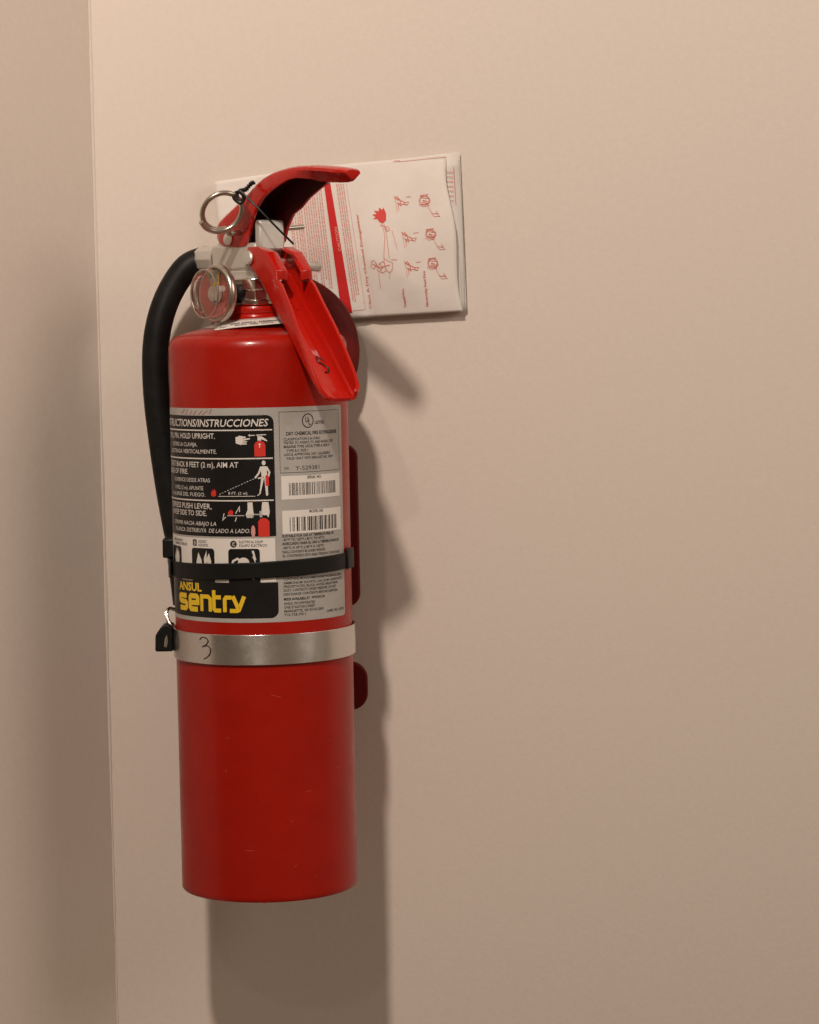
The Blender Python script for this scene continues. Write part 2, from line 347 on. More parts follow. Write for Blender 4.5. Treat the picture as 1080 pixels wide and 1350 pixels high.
# tamper seal
sl = thing('tamper_seal', 'thin black plastic tamper seal threaded through the steel pin ring', 'seal')
bm = bmesh.new(); tube(bm, spline([Vector((-.0128, -.135, 1.5432)), Vector((.0000, -.140, 1.5305)), Vector((.0135, -.1415, 1.5160)), Vector((.0252, -.140, 1.5040))], 5), .0008, 8); link('tail', bm, 'seal', sl)
bm = bmesh.new()
for k in range(11):
    t = k/10; p = Vector((-.0145 + .0115*t, -.1300 + .006*t, 1.5405 + .0078*t + .0008*sin(t*9)))
    lathe(bm, [(.0006, -.0010), (.0017, -.0005), (.0017, .0005), (.0006, .0010)], p, Vector((1, 0, .75)), 8)
tube(bm, [Vector((-.0145, -.1300, 1.5405)), Vector((-.003, -.1240, 1.5483))], .0007, 8)
link('seal_strap', bm, 'seal', sl)
bm = bmesh.new(); tube(bm, spline([Vector((-.0150, -.1300, 1.5415)), Vector((-.0165, -.134, 1.5380)), Vector((-.0120, -.137, 1.5340)), Vector((-.0095, -.134, 1.5385)), Vector((-.0128, -.129, 1.5425))], 5), .0016, 10); link('seal_head', bm, 'seal', sl)

for o in sl.children: o.location.x = .0042
# ------------------------------------------------------------------ things printed on the cylinder
def cyl_pt(u, v, h): a = u/(R*1000); rr = R + h*.001; return Vector((rr*sin(a), -.10 - rr*cos(a), 1.3 + v*.001))
_gl = {}
def glyphs(txt, bold=0.0, shear=0.0):
    k = (txt, bold, shear)
    if k not in _gl:
        cu = bpy.data.curves.new('lettering', 'FONT'); cu.body = txt; cu.resolution_u = 2; cu.offset = bold; cu.shear = shear; cu.fill_mode = 'FRONT'
        o = bpy.data.objects.new('lettering', cu); COL.objects.link(o)
        dg = bpy.context.evaluated_depsgraph_get(); me = o.evaluated_get(dg).to_mesh()
        vs = [tuple(v.co[:2]) for v in me.vertices]; fs = [tuple(p.vertices) for p in me.polygons]
        wd = max([v[0] for v in vs], default=0.0)
        bpy.data.objects.remove(o); bpy.data.curves.remove(cu); _gl[k] = (vs, fs, wd)
    return _gl[k]
CAPH = .73
label = None
def lay(name, m, polys, h, fn=None, parent=None):
    """flat print: 2-D polygons laid on the curved (or papery) surface at height h (mm)"""
    fn = fn or cyl_pt; bm = bmesh.new()
    for p in polys: 
        try: bm.faces.new([bm.verts.new(fn(q[0], q[1], h)) for q in p])
        except ValueError: pass
    if fn is cyl_pt:
        bm.free(); bm = bmesh.new()
        for p in polys:
            try: bm.faces.new([bm.verts.new((q[0], q[1], 0)) for q in p])
            except ValueError: pass
        us = [v.co.x for v in bm.verts]; u = math.ceil(min(us)/2)*2.0
        while u < max(us):
            bmesh.ops.bisect_plane(bm, geom=bm.verts[:]+bm.edges[:]+bm.faces[:], plane_co=(u, 0, 0), plane_no=(1, 0, 0)); u += 2.0
        for v in bm.verts: v.co = cyl_pt(v.co.x, v.co.y, h)
    me = bpy.data.meshes.new(name); bm.to_mesh(me); bm.free(); me.materials.append(M[m])
    o = bpy.data.objects.new(name, me); COL.objects.link(o); o.parent = parent if parent is not None else label; return o
def text(full, sub, u0, u1, v, cap, m='ink_white', h=.30, bold=0.0, shear=0.0, fn=None, parent=None, rise=0.0, maxsx=None):
    fn = fn or cyl_pt
    vs, fs, wd = glyphs(full, bold, shear)
    i = full.index(sub); pre = glyphs(full[:i], bold, shear)[2] if i and full[:i].strip() else 0
    if i and full[:i].endswith(' '): pre += .22
    end = glyphs(full[:i+len(sub)], bold, shear)[2]
    sx = (u1-u0)/(end-pre); sy = cap/CAPH
    me = bpy.data.meshes.new('lettering')
    P = [(u0 + (x-pre)*sx, v + y*sy + rise*((x-pre)*sx)) for x, y in vs]
    me.from_pydata([fn(p[0], p[1], h) for p in P], [], fs); me.materials.append(M[m])
    o = bpy.data.objects.new('lettering', me); COL.objects.link(o); o.parent = parent if parent is not None else label
    return o
def rrect(u0, u1, v0, v1, rad=0, corners=(1, 1, 1, 1)):               # corner order: bl, br, tr, tl
    out = []
    for (cx, cy, a0, on) in ((u0, v0, 180, corners[0]), (u1, v0, 270, corners[1]), (u1, v1, 0, corners[2]), (u0, v1, 90, corners[3])):
        if rad and on:
            ox = cx + (rad if cx == u0 else -rad); oy = cy + (rad if cy == v0 else -rad)
            out += [(ox + rad*cos(radians(a0+t)), oy + rad*sin(radians(a0+t))) for t in (0, 22, 45, 68, 90)]
        else: out.append((cx, cy))
    return out
def strips(u0, u1, v0, v1, n, rad=0, corners=(1, 1, 1, 1)):
    """a panel cut in narrow vertical strips so that it follows the curve"""
    out = []
    def half(u, top):
        c = {('r', 1): corners[2], ('l', 1): corners[3], ('r', 0): corners[1], ('l', 0): corners[0]}
        d = 0
        if rad:
            if u1-u < rad and c[('r', top)]: x = rad-(u1-u); d = rad - sqrt(max(0, rad*rad-x*x))
            elif u-u0 < rad and c[('l', top)]: x = rad-(u-u0); d = rad - sqrt(max(0, rad*rad-x*x))
        return d
    us = [u0 + (u1-u0)*i/n for i in range(n+1)]
    if rad: us = sorted(set(us + [u0 + rad*t for t in (.05, .15, .3, .5, .75)] + [u1 - rad*t for t in (.05, .15, .3, .5, .75)]))
    for a, b in zip(us, us[1:]): out.append([(a, v0+half(a, 0)), (b, v0+half(b, 0)), (b, v1-half(b, 1)), (a, v1-half(a, 1))])
    return out
def disc(u, v, r, n=16, ry=None): return [(u + r*cos(2*pi*i/n), v + (ry or r)*sin(2*pi*i/n)) for i in range(n)]

lb = bmesh.new()
vs = {}
for p in strips(-196, 76.5, -62, 89.6, 80, 3.0): lb.faces.new([lb.verts.new(cyl_pt(q[0], q[1], .12)) for q in p])
bmesh.ops.remove_doubles(lb, verts=lb.verts[:], dist=1e-6)
label = link('label', lb, 'label_grey', ext)
lay('panel', 'label_black', strips(-130, 13.6, -1.0, 84.4, 50, 5.5, (0, 0, 1, 1)), .20)
lay('panel', 'sticker', strips(-130, 12.7, -33.3, -2.4, 50), .20)
lay('panel', 'label_black', strips(-130, 14.2, -59, -33.7, 50, 5.5, (1, 1, 0, 0)), .20)
for v, u1 in ((74.0, 12.4), (54.0, 12.4), (24.4, 12.4)): lay('rule', 'ink_white', strips(-126, u1, v-.45, v+.45, 50), .28)
T = text; I = .22
T('INSTRUCTIONS/INSTRUCCIONES', 'INSTRUCCIONES', -43.5, 10, 76.6, 5.4, bold=.012, shear=I)
T('PULL PIN, HOLD UPRIGHT.', 'UPRIGHT.', -50.7, -29.2, 68.1, 4.0, bold=.008)
T('RETIRE LA CLAVIJA.', 'CLAVIJA.', -60.6, -45.0, 62.5, 2.9)
T('SOSTENGA VERTICALMENTE.', 'VERTICALMENTE.', -61.4, -28.0, 57.6, 3.0)
T('START BACK 8 FEET (2 m), AIM AT', '8 FEET (2 m), AIM AT', -58.2, -12.0, 47.8, 4.0, bold=.008)
T('BASE OF FIRE.', 'FIRE.', -67.3, -55.6, 42.8, 3.8, bold=.008)
T('COMIENCE DESDE ATRAS', 'DESDE ATRAS', -58.2, -34.2, 37.3, 2.9)
T('8 PIES (2 m), APUNTE', 'APUNTE', -55.2, -40.3, 31.6, 2.9)
T('A LA BASE DEL FUEGO.', 'DEL FUEGO.', -63.4, -38.7, 27.1, 2.9)
T('DEPRESS PUSH LEVER,', 'LEVER,', -50.3, -33.4, 18.4, 4.0, bold=.008)
T('SWEEP SIDE TO SIDE.', 'TO SIDE.', -57.3, -37.7, 13.4, 3.9, bold=.008)
T('OPRIMIR HACIA ABAJO LA', 'ABAJO LA', -49.1, -29.9, 6.5, 3.0, shear=I)
T('PALANCA. DISTRIBUYA  DE LADO A LADO.', 'DE LADO A LADO.', -37.8, -4.8, 1.6, 3.1, shear=I)
def pic(m, polys, h=.30): return lay('pictogram', m, polys, h)
# row 1: hand pulling the pin
pic('ink_white', [[(-13.6, 69), (-13.4, 64.8), (-9.6, 63.6), (-8.2, 66.5), (-8.6, 69.8), (-10.5, 70.2)], [(-9.2, 69.9), (-6.2, 69.4), (-6.3, 68.4), (-9, 68)], [(-9, 67.6), (-3.2, 68.6), (-3.4, 67.6), (-9, 66.4)], [(-9, 66.2), (-5.4, 66.3), (-5.5, 65.4), (-9, 65.2)], [(-9, 65), (-5.6, 64.7), (-5.8, 63.9), (-9.4, 64)]])
pic('ink_white', [[(-4.6, 70.3), (-3.2, 71.2), (-3.2, 70.6), (.2, 70.6), (.2, 70.0), (-3.2, 70.0), (-3.2, 69.4)], [(1.2, 70.8), (8, 71.0), (8, 70.4), (1.2, 70.0)], [(2, 69.6), (5, 69.6), (8.8, 66.6), (8.6, 65.8), (4.6, 67.6), (4.6, 66.5), (2, 66.5)]])
pic('ink_red', [[(-.4, 55.4), (7.4, 55.4), (7.4, 63.6), (6.4, 65.4), (4.6, 66.2), (2.4, 66.2), (.6, 65.4), (-.4, 63.6)]])
pic('ink_white', [[(3.1, 61.4), (3.7, 61.4), (3.7, 64.2), (3.1, 64.2)], [(2.2, 63.6), (4.6, 63.6), (3.4, 64.8)]], .36)
# row 2: man aiming at the fire
pic('ink_white', [disc(5.9, 50.8, 1.35, 12, 1.7), [(3.6, 48.4), (8.0, 48.4), (8.2, 41.5), (4.2, 41.5)]] + ribbon2([(4, 48), (2.4, 43.6), (-.4, 40.2)], 1.3) + ribbon2([(7.8, 48), (9.8, 44), (8.8, 40.6)], 1.3) + [[(4.2, 41.5), (6.3, 41.5), (3.2, 29), (1.2, 27.6), (.8, 28.2), (2.4, 29)], [(6.0, 41.5), (8.2, 41.5), (8.6, 28), (7.2, 27.6), (7.0, 29)]])
pic('ink_red', [[(6.9, 34.6), (9.3, 34.6), (9.3, 41.4), (8.4, 42.4), (7.4, 42.2), (6.9, 41)]], .36)
pic('ink_white', [q for k in range(13) for q in ribbon2([(-26.8 + 2.05*k, 28.8 + .88*k), (-25.6 + 2.05*k, 29.3 + .88*k)], .3)] + ribbon2([(-27.6, 27.5), (-.4, 27.5)], .4) + ribbon2([(1.6, 40.0), (8.2, 41.2)], .9))
flm = [(-2, 0), (-2.4, 2), (-1.6, 3.6), (-1.2, 2.6), (-.8, 5), (0, 3.8), (.6, 5.4), (1.1, 3.4), (1.7, 4.4), (2.1, 2.2), (1.8, 0), (0, -.6)]
def flame(u, v, k, kv=None): return [[(u+a*k, v+b*(kv or k)) for a, b in flm]]
pic('ink_red', flame(-31.3, 27.8, .95)); T('8 FT. (2 m)', '8 FT. (2 m)', -19.9, -6.1, 28.7, 2.1)
# row 3: two hands working lever and hose
pic('ink_white', [[(-6, 23.2), (-2.6, 23.2), (-2.2, 17.5), (-1.8, 15), (-2.4, 12.2), (-6.6, 12.2), (-7.6, 14.6), (-6.2, 17.6)], [(4.2, 23.2), (8.6, 23.2), (9.4, 16), (8.4, 12.2), (7.2, 14), (5, 14), (3.4, 15)]])
pic('label_black', [q for k in range(4) for q in ribbon2([(-6.1 + 1.1*k, 12.2), (-5.9 + 1.1*k, 14.8)], .25)], .36)
pic('label_grey', ribbon2([(-21, 13.9), (-8.6, 13.9)], .7) + ribbon2([(-1.8, 14.6), (3, 14.6)], .8) + [[(2.2, 12.6), (4.2, 12.6), (4.2, 17), (2.2, 17)]])
pic('ink_red', flame(-18.4, 14.6, .9, .7)); pic('ink_white', ribbon2([(-23.4, 15.5), (-24.6, 10.6), (-22.2, 13)], .7) + ribbon2([(-14.8, 15.4), (-11.8, 20.4), (-12, 16.4)], .7) + ribbon2([(-15.2, 9.8), (-14.2, 12.6)], .7))
pic('ink_red', [[(1.1, -1.2), (9.0, -1.2), (9.0, 9.5), (7.4, 11.4), (5, 12), (2.6, 11.4), (1.1, 9.5)]])
pic('print_pale', [disc(-2.5, 2.6, 1.5, 14, 4.4)])
# hazard class strip
T('ORDINARY', 'ORDINARY', -83.5, -64.5, -5.9, 1.9, 'ink_black', bold=.01); T('COMBUSTIBLES', 'COMBUSTIBLES', -81, -59, -8.4, 1.9, 'ink_black', bold=.01)
lay('pictogram', 'ink_black', [rrect(-52.1, -48.0, -8.2, -3.6)], .28); T('B', 'B', -51.0, -49.0, -7.4, 2.9, h=.34)
T('LIQUIDS', 'LIQUIDS', -46.5, -38.6, -5.7, 1.9, 'ink_black', bold=.01); T('LIQUIDOS', 'LIQUIDOS', -46.5, -37.4, -8.3, 1.9, 'ink_black', bold=.01)
lay('pictogram', 'ink_black', [disc(-16.9, -6.2, 2.5, 20)], .28); T('C', 'C', -17.9, -15.9, -7.5, 2.6, h=.34, bold=.02)
T('ELECTRICAL EQUIP', 'ELECTRICAL EQUIP', -12.9, 4.2, -5.6, 1.9, 'ink_black', bold=.01); T('EQUIPO ELECTRICO', 'EQUIPO ELECTRICO', -12.9, 6.8, -8.2, 1.9, 'ink_black', bold=.01)
for u0, u1 in ((-90, -67.7), (-53.6, -32.0), (-21.0, 1.8)): lay('pictogram', 'label_black', strips(u0, u1, -33.9, -9.6, 8, 2.4, (0, 0, 1, 1)), .28)
lay('pictogram', 'ink_white', flame(-76, -22, 2.2) , .34)
lay('pictogram', 'ink_white', [[(-50, -24), (-46.5, -12.6), (-43.6, -18), (-42.4, -24)], [(-40.6, -24), (-41.4, -17), (-38.6, -11), (-38.8, -17), (-36.6, -13), (-35, -18), (-34.2, -24), (-36.4, -20), (-37.6, -24), (-38.6, -19)], [(-49, -30.5), (-44, -29), (-38, -30.5), (-36, -31.2), (-47, -31.5)]], .34)
lay('pictogram', 'ink_white', ribbon2([(-18.8, -22), (-17.4, -18.2), (-14.2, -16.6), (-12.4, -17.8)], 1.5) + [disc(-9.8, -20, 4.3, 18)] + [[(-4, -11), (-2.8, -15), (-3.6, -15), (-.6, -22), (-1.6, -17.4), (-.8, -17.4), (-2.4, -11)], [(-8, -30), (-2, -31.6), (-6, -28.4)]], .34)
# maker's panel lettering: square technical letters drawn as strokes
T('ANSUL', 'ANSUL', -72.4, -44.2, -40.5, 6.0, 'ink_yellow', bold=.03)
def stroke_letter(strokes, u0, u1, v0, v1, wu, wv):
    polys = []
    for st in strokes:
        pts = [(u0 + (u1-u0)*a, v0 + (v1-v0)*b) for a, b in st]
        polys += ribbon2(pts, wu)
    lay('lettering', 'ink_yellow', polys, .28)
LET = {'s': [[(1, .94), (.14, .94), (0, .86), (0, .62), (.12, .52), (.88, .48), (1, .38), (1, .14), (.86, 0), (0, 0)]],
       'e': [[(1.0, 0), (.14, 0), (0, .12), (0, .86), (.14, .98), (.86, .98), (1, .86), (1, .50), (.1, .46)]],
       'n': [[(0, -.1), (0, 1), (.72, 1), (.95, .84), (.95, -.1)]],
       't': [[(0, 1.5), (0, .12), (.2, 0), (1, 0)], [(0, .98), (1, .98)]],
       'r': [[(0, -.1), (0, .84), (.2, .98), (1, .98)]],
       'y': [[(.22, 1.1), (.60, .12)], [(1.0, 1.08), (.62, 0.06), (.50, 0), (0, 0)]]}
vb_, vt_ = -53.6, -44.0
for ch, u0, u1 in (('s', -72.0, -61.6), ('e', -57.2, -48.5), ('n', -44.4, -36.2), ('t', -33.4, -27.6), ('r', -24.6, -19.4), ('y', -20.8, -10.0)):
    stroke_letter(LET[ch], u0, u1, vb_, vt_, 2.9 if u0 > -50 else 3.6, 2.6)
# right-hand panel
K = 'ink_black'
lay('border', K, ribbon2([(17.5, 43.3), (71.8, 43.3)], .3) + ribbon2([(17.5, 86.2), (71.8, 86.2)], .3) + ribbon2([(17.5, 43.3), (17.5, 86.2)], .3) + ribbon2([(71.8, 43.3), (71.8, 86.2)], .3), .22)
lay('border', K, ribbon2(disc(39.5, 79.5, 4.5, 32, 4.8), .75, True), .22)
T('U', 'U', 37.4, 39.9, 78.4, 4.0, K, .24, .02); T('L', 'L', 39.8, 42.0, 76.6, 4.0, K, .24, .02); T('LISTED', 'LISTED', 45.3, 54.6, 77.0, 2.2, K, .24, .02)
for s, u0, u1, v, c, b in (('DRY CHEMICAL FIRE EXTINGUISHER', 22.2, 68.7, 69.6, 2.6, .025), ('CLASSIFICATION 2-A:10-B:C', 20.3, 50, 66.1, 1.9, .012), ('TESTED TO ANSI/UL 711 AND ANSI/UL 299', 20.3, 63, 63.5, 1.9, .012),
        ('MARINE TYPE USCG TYPE A SIZE II', 20.3, 59.5, 60.7, 1.9, .02), ('TYPE B:C SIZE I', 22.2, 39, 57.9, 1.9, .012), ('USCG APPROVAL NO. 162.028/EX', 20.3, 60.2, 55.2, 1.9, .012), ('VALID ONLY WITH BRACKET NO. 30937', 22.2, 63.4, 52.5, 1.9, .012),
        ('NO.', 20.6, 24.2, 45.7, 1.8, .01), ('Y-529381', 28.8, 48.8, 45.0, 3.0, 0)): T(s, s, u0, u1, v, c, K if b else 'ink_bar', .24, b)
lay('sticker', 'sticker', strips(18, 71.5, 24.4, 41.0, 14), .26); lay('sticker', 'sticker', strips(18.2, 72.2, .2, 16.6, 14), .26)
T('SERIAL NO.', 'SERIAL NO.', 37.8, 50.4, 38.6, 2.1, K, .34, .02); T('MODEL A05', 'MODEL A05', 39, 51.3, 14.4, 2.1, K, .34, .02)
def bars(u0, u1, v0, v1, m, seed, wmin, wmax):
    rr = random.Random(seed); u = u0; polys = []
    while u < u1 - wmin:
        w_ = rr.choice((wmin, wmin, wmax)); polys.append([(u, v0), (min(u+w_, u1), v0), (min(u+w_, u1), v1), (u, v1)]); u += w_ + rr.choice((wmin, wmin, wmax*.9, wmax*1.3))
    lay('barcode', m, polys, .34)
bars(23.6, 65.8, 27.2, 36.0, 'ink_bar', 3, .38, .75); bars(23.6, 66.4, 1.8, 11.8, 'ink_black', 11, .5, 1.2)
for s, u0, u1, v, b in (('SUITABLE FOR USE AT TEMPERATURES OF', 17.7, 62.2, -2.2, .03), ('-40°F TO 120°F (-40°C TO 49°C)', 18, 52.2, -4.8, .015), ('ADECUADO PARA EL USO A TEMPERATURAS DE', 17.7, 68.5, -7.6, .03), ('-40°C A 49°C (-40°F A 120°F)', 18, 51.2, -10.5, .015),
        ('SHALL CONTENTS BE UNDER PRESSURE', 17.7, 52.7, -13.4, .012), ('EL CONTENIDO ESTA BAJO PRESION CONSTANTE', 17.8, 69.4, -16.2, .012), ('THIS PRODUCT', 17.8, 37, -30.2, .012), ('CONTAINS MONOAMMONIUM PHOSPHATE, MICA,', 18, 71.8, -32.6, .012), ('AMMONIUM SULFATE, CALCIUM CARBONATE,', 18, 72.2, -35.4, .012),
        ('PRECIPITATED SILICA. AVOID BREATHING', 18, 66, -38.0, .012), ('DUST. CONTENTS UNDER PRESSURE. DO NOT', 18, 64, -40.6, .012), ('DISCHARGE CONTENTS BEFORE DISPOSAL', 17.8, 66, -43.4, .012), ('MSDS AVAILABLE AT', 18, 38, -46.9, .035), ('WWW.ANSUL.COM', 39.5, 51, -46.7, .02),
        ('ANSUL INCORPORATED', 18, 42.3, -50.0, .012), ('ONE STANTON STREET', 18, 42.3, -52.7, .012), ('MARINETTE, WI 54143-2542', 18, 50, -55.4, .012), ('715-735-7411', 18, 34.4, -58.0, .012), ('LABEL NO. 431301', 53, 74, -57.6, .012)): T(s, s, u0, u1, v, 1.85, K, .24, b)
# scuffs on the label's upper edge
sc = random.Random(5)
lay('scuff', 'red', [q for k in range(7) for q in ribbon2([(-62 + 4.6*k + sc.uniform(-1, 1), 84.8 + sc.uniform(0, 1)), (-58.5 + 4.6*k + sc.uniform(-1, 1), 88.6 + sc.uniform(-1, .4))], .3 + .3*sc.random())], .24)

sc = random.Random(9); P = []
def nick(u, v, k):
    n = sc.randint(5, 8); P.append([(u + k*sc.uniform(.5, 1)*cos(2*pi*i/n), v + k*sc.uniform(.6, 1.6)*sin(2*pi*i/n)) for i in range(n)])
for u, v, k in ((-27, -168, .55), (-68, -165, .5), (-34, -262.2, .7), (-31.5, -261.6, .5), (-1, -263, .8), (20, -205, .35), (52, -150, .35), (-50, -120, .3), (38, -246, .35), (-12, 116, .3), (30, 108, .3)): nick(u, v, k)
for k in range(9):
    u, v = sc.uniform(-70, 75), sc.uniform(-250, -105); a_ = sc.uniform(-.6, .6); P += ribbon2([(u, v), (u + sc.uniform(2, 7), v + a_*4)], .24)
M['nick'] = mat('worn_paint', (.46, .10, .07), .6, spec=.2)
lay('scuff', 'nick', P, .03, parent=cyl)['kind'] = 'stuff'

# black retaining strap that holds the hose end against the cylinder
def band(bm, r0, r1, z0, z1, a0, a1, n=72, slope=0.0):
    rows = []
    for i in range(n+1):
        a = a0 + (a1-a0)*i/n; dz = slope*sin(a)
        rows.append([Vector((r*sin(a), -.10 - r*cos(a), z + dz)) for r, z in ((r0, z0), (r1, z0), (r1, z1), (r0, z1))])
    vs = grid(bm, rows, True); bm.faces.new(vs[0]); bm.faces.new(vs[-1])
bm = bmesh.new(); band(bm, R+.0006, R+.0021, 1.2694, 1.2810, radians(-108), radians(112), slope=.0022)
strap = link('hose_strap', bm, 'plastic', ext, bevel=.0007, ang=40)
bm = bmesh.new(); boxv(bm, -72.5, -61, -104, -78, 1.2795, 1.2935, XYZ); link('strap_buckle', bm, 'plastic', strap, bevel=.0012)
bm = bmesh.new(); band(bm, R+.0029, R+.0042, 1.2682, 1.2820, radians(-112), radians(-74), 16, slope=.0022); link('strap_end', bm, 'plastic', strap, bevel=.0005)
bm = bmesh.new(); band(bm, R+.0008, R+.0034, 1.2690, 1.2836, radians(68), radians(80), 10, slope=.0022); link('strap_clip', bm, 'plastic', strap, bevel=.0006)

# inked marks by hand
def handle_floor(a, b, h): return V(0, 0, 0)
bm = bmesh.new()
def hf(l, g, h=.0016):                                                 # on the handle's inner floor
    ls = [(s[0], s[1]) for s in HS]
    for (a, za), (b, zb) in zip(ls, ls[1:]):
        if a <= l <= b: z = za + (zb-za)*(l-a)/(b-a); break
    return V(l, g, z) + (LV*.74 + ZV*.67)*h
ss = spline([(82.5, -4.8, 0), (79.6, -2.2, 0), (79.8, 1.2, 0), (83.0, 1.6, 0), (85.2, -1.8, 0), (88.2, -4.6, 0), (91.0, -2.6, 0), (90.6, .6, 0)], 5)
tube(bm, [hf(79 + (p.x-86)*.8, p.y*.8+1.0) for p in ss], .0005, 6); link('handwritten_mark', bm, 'marker', handle)

# paper verification collar round the neck
bm = bmesh.new(); rows = []
def collar_pt(a, r, h=0):
    x = r*sin(a); y = -r*cos(a)
    z = 1.4522 - (r-.025)*.30 + .0010*(r/.044)**2*sin(2*a+.6) + .050*x - .0002*sin(5*a)
    return Vector((x, -.10 + y, z + h))
for r in (.0252, .030, .035, .040, .0435): rows.append([collar_pt(2*pi*i/72, r) for i in range(72)])
grid(bm, rows, True)
vc = tag(link('verification_collar', bm, 'paper', None, solid=.0004), 'white printed paper collar around the extinguisher neck, under the gauge', 'paper tag')
def ring_txt(s, a0, a1, r, cap):
    text(s, s, a0*43.5, a1*43.5, 0, cap, 'ink_black', 0, .03, fn=lambda u, v, h: collar_pt(u/43.5, r + v*.001, .0005), parent=vc)
for s, a0, a1, r, cap in (('AUG  SEP  OCT', -.35, .35, .0395, 2.4), ('DO NOT REMOVE', -.5, .6, .0345, 3.0), ('MAY  JUN  JUL', -1.2, -.5, .0395, 2.4), ('NOV  DEC', .45, .9, .0395, 2.4)): ring_txt(s, a0, a1, r, cap)
# ------------------------------------------------------------------ wall bracket with clamp
br = thing('wall_bracket', 'dark red metal wall bracket with a steel clamp band holding the extinguisher', 'bracket')
def plate(pts, y0, y1, name, bev=.003):
    bm = bmesh.new(); a = [bm.verts.new(Vector((x, y0, z))) for x, z in pts]; b = [bm.verts.new(Vector((x, y1, z))) for x, z in pts]
    bm.faces.new(a); bm.faces.new(b); n = len(pts)
    for i in range(n): bm.faces.new((a[i], a[(i+1) % n], b[(i+1) % n], b[i]))
    return link(name, bm, 'red_dark', br, bevel=bev, ang=50, segs=3)
def lobe(cx, hw, z0, z1, r, n=8):
    out = []
    for (x, z, a0) in ((cx+hw-r, z1-r, 0), (cx-hw+r, z1-r, 90), (cx-hw+r, z0+r, 180), (cx+hw-r, z0+r, 270)):
        out += [(x + r*cos(radians(a0+90*k/n)), z + r*sin(radians(a0+90*k/n))) for k in range(n+1)]
    return out
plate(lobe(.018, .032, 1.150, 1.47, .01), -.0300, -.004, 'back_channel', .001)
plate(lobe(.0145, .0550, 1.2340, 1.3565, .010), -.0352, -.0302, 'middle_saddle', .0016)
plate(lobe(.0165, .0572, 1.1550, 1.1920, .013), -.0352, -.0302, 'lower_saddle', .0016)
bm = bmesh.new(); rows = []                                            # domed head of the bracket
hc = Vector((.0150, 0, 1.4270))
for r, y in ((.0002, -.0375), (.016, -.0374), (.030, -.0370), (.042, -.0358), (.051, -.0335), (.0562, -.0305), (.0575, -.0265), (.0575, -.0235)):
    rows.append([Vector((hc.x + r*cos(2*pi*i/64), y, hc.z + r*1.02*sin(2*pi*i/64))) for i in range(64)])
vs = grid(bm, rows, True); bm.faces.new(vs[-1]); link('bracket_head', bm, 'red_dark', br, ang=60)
bm = bmesh.new(); band(bm, R+.0008, R+.0020, 1.2079, 1.2294, radians(-100), radians(118), 80)
cb = link('clamp_band', bm, 'steel', br, bevel=.0003, ang=40)
bm = bmesh.new(); n3 = spline([(-45.6, -75.0, 0), (-43.4, -73.2, 0), (-39.6, -73.6, 0), (-38.0, -75.6, 0), (-39.6, -78.0, 0), (-43.2, -80.0, 0), (-39.0, -79.0, 0), (-36.4, -80.6, 0), (-36.2, -83.6, 0), (-38.4, -86.6, 0), (-42.0, -88.6, 0)], 5)
tube(bm, [cyl_pt(p.x, p.y, 2.05) for p in n3], .00045, 6); link('handwritten_mark', bm, 'marker', cb)
# over-centre buckle at the left end of the band
bm = bmesh.new(); pts = [(-79.0, 1.2120), (-78.6, 1.2240), (-75.0, 1.2292), (-70.5, 1.2325), (-66.2, 1.2300), (-66.0, 1.2120)]
a = [bm.verts.new(XYZ(x, -112, z)) for x, z in pts]; b = [bm.verts.new(XYZ(x, -88, z)) for x, z in pts]
bm.faces.new(a); bm.faces.new(b)
for i in range(6): bm.faces.new((a[i], a[(i+1) % 6], b[(i+1) % 6], b[i]))
bk = link('buckle', bm, 'plastic', br, bevel=.0012)
bm = bmesh.new(); pts = [(-72.4, 1.2160), (-71.6, 1.2215), (-70.0, 1.2245), (-69.4, 1.2190), (-70.4, 1.2150)]
a = [bm.verts.new(XYZ(x, -113.2, z)) for x, z in pts]; b = [bm.verts.new(XYZ(x, -111.5, z)) for x, z in pts]
bm.faces.new(a); bm.faces.new(b)
for i in range(5): bm.faces.new((a[i], a[(i+1) % 5], b[(i+1) % 5], b[i]))
link('buckle_tongue', bm, 'chrome', bk, bevel=.0004)
bm = bmesh.new(); tube(bm, spline([Vector((-.0650, -.094, 1.2405)), Vector((-.0695, -.098, 1.2420)), Vector((-.0712, -.101, 1.2378)), Vector((-.0690, -.103, 1.2325)), Vector((-.0668, -.105, 1.2290))], 6), .0013, 10)
link('wire_bail', bm, 'chrome', bk)

# ------------------------------------------------------------------ folded instruction leaflet on the wall
lf = thing('instruction_leaflet', 'folded white leaflet with red printing, fixed to the wall behind the extinguisher valve', 'leaflet')
def sheet_xz(s, t):                                                   # leaflet drawing units -> wall plane (m)
    a, b = (s/4.154 - 52), (t/4.154 - 32)
    return .0452 + .0005717*a - 1.2e-5*b, 1.5641 - 1.16e-5*a - .00057*b
def puff(x, z):
    v = min(1, max(0, (z-1.4500)/.120)); a = min(1, max(0, (x+.03)/.18))
    return -.0068 - .0085*sin(pi*min(1, v*1.0)**.9)**.8 * (.35 + .65*a**1.3) - .0018*sin(a*5+1)*v - .0012*sin(a*11)*sin(v*6) + .0016*math.exp(-((x - .062 - .02*(1-v))/.0035)**2)
def print_pt(s, t, h): x, z = sheet_xz(s, t); return Vector((x, puff(x, z) - .0005 - h*.001, z))
redge = [(895, 55), (908, 75), (905, 150), (912, 230), (935, 340), (958, 460), (965, 570), (968, 680), (975, 780), (990, 860), (1003, 915)]
rs = spline([(a, b, 0) for a, b in redge], 4)
bm = bmesh.new(); rows = []
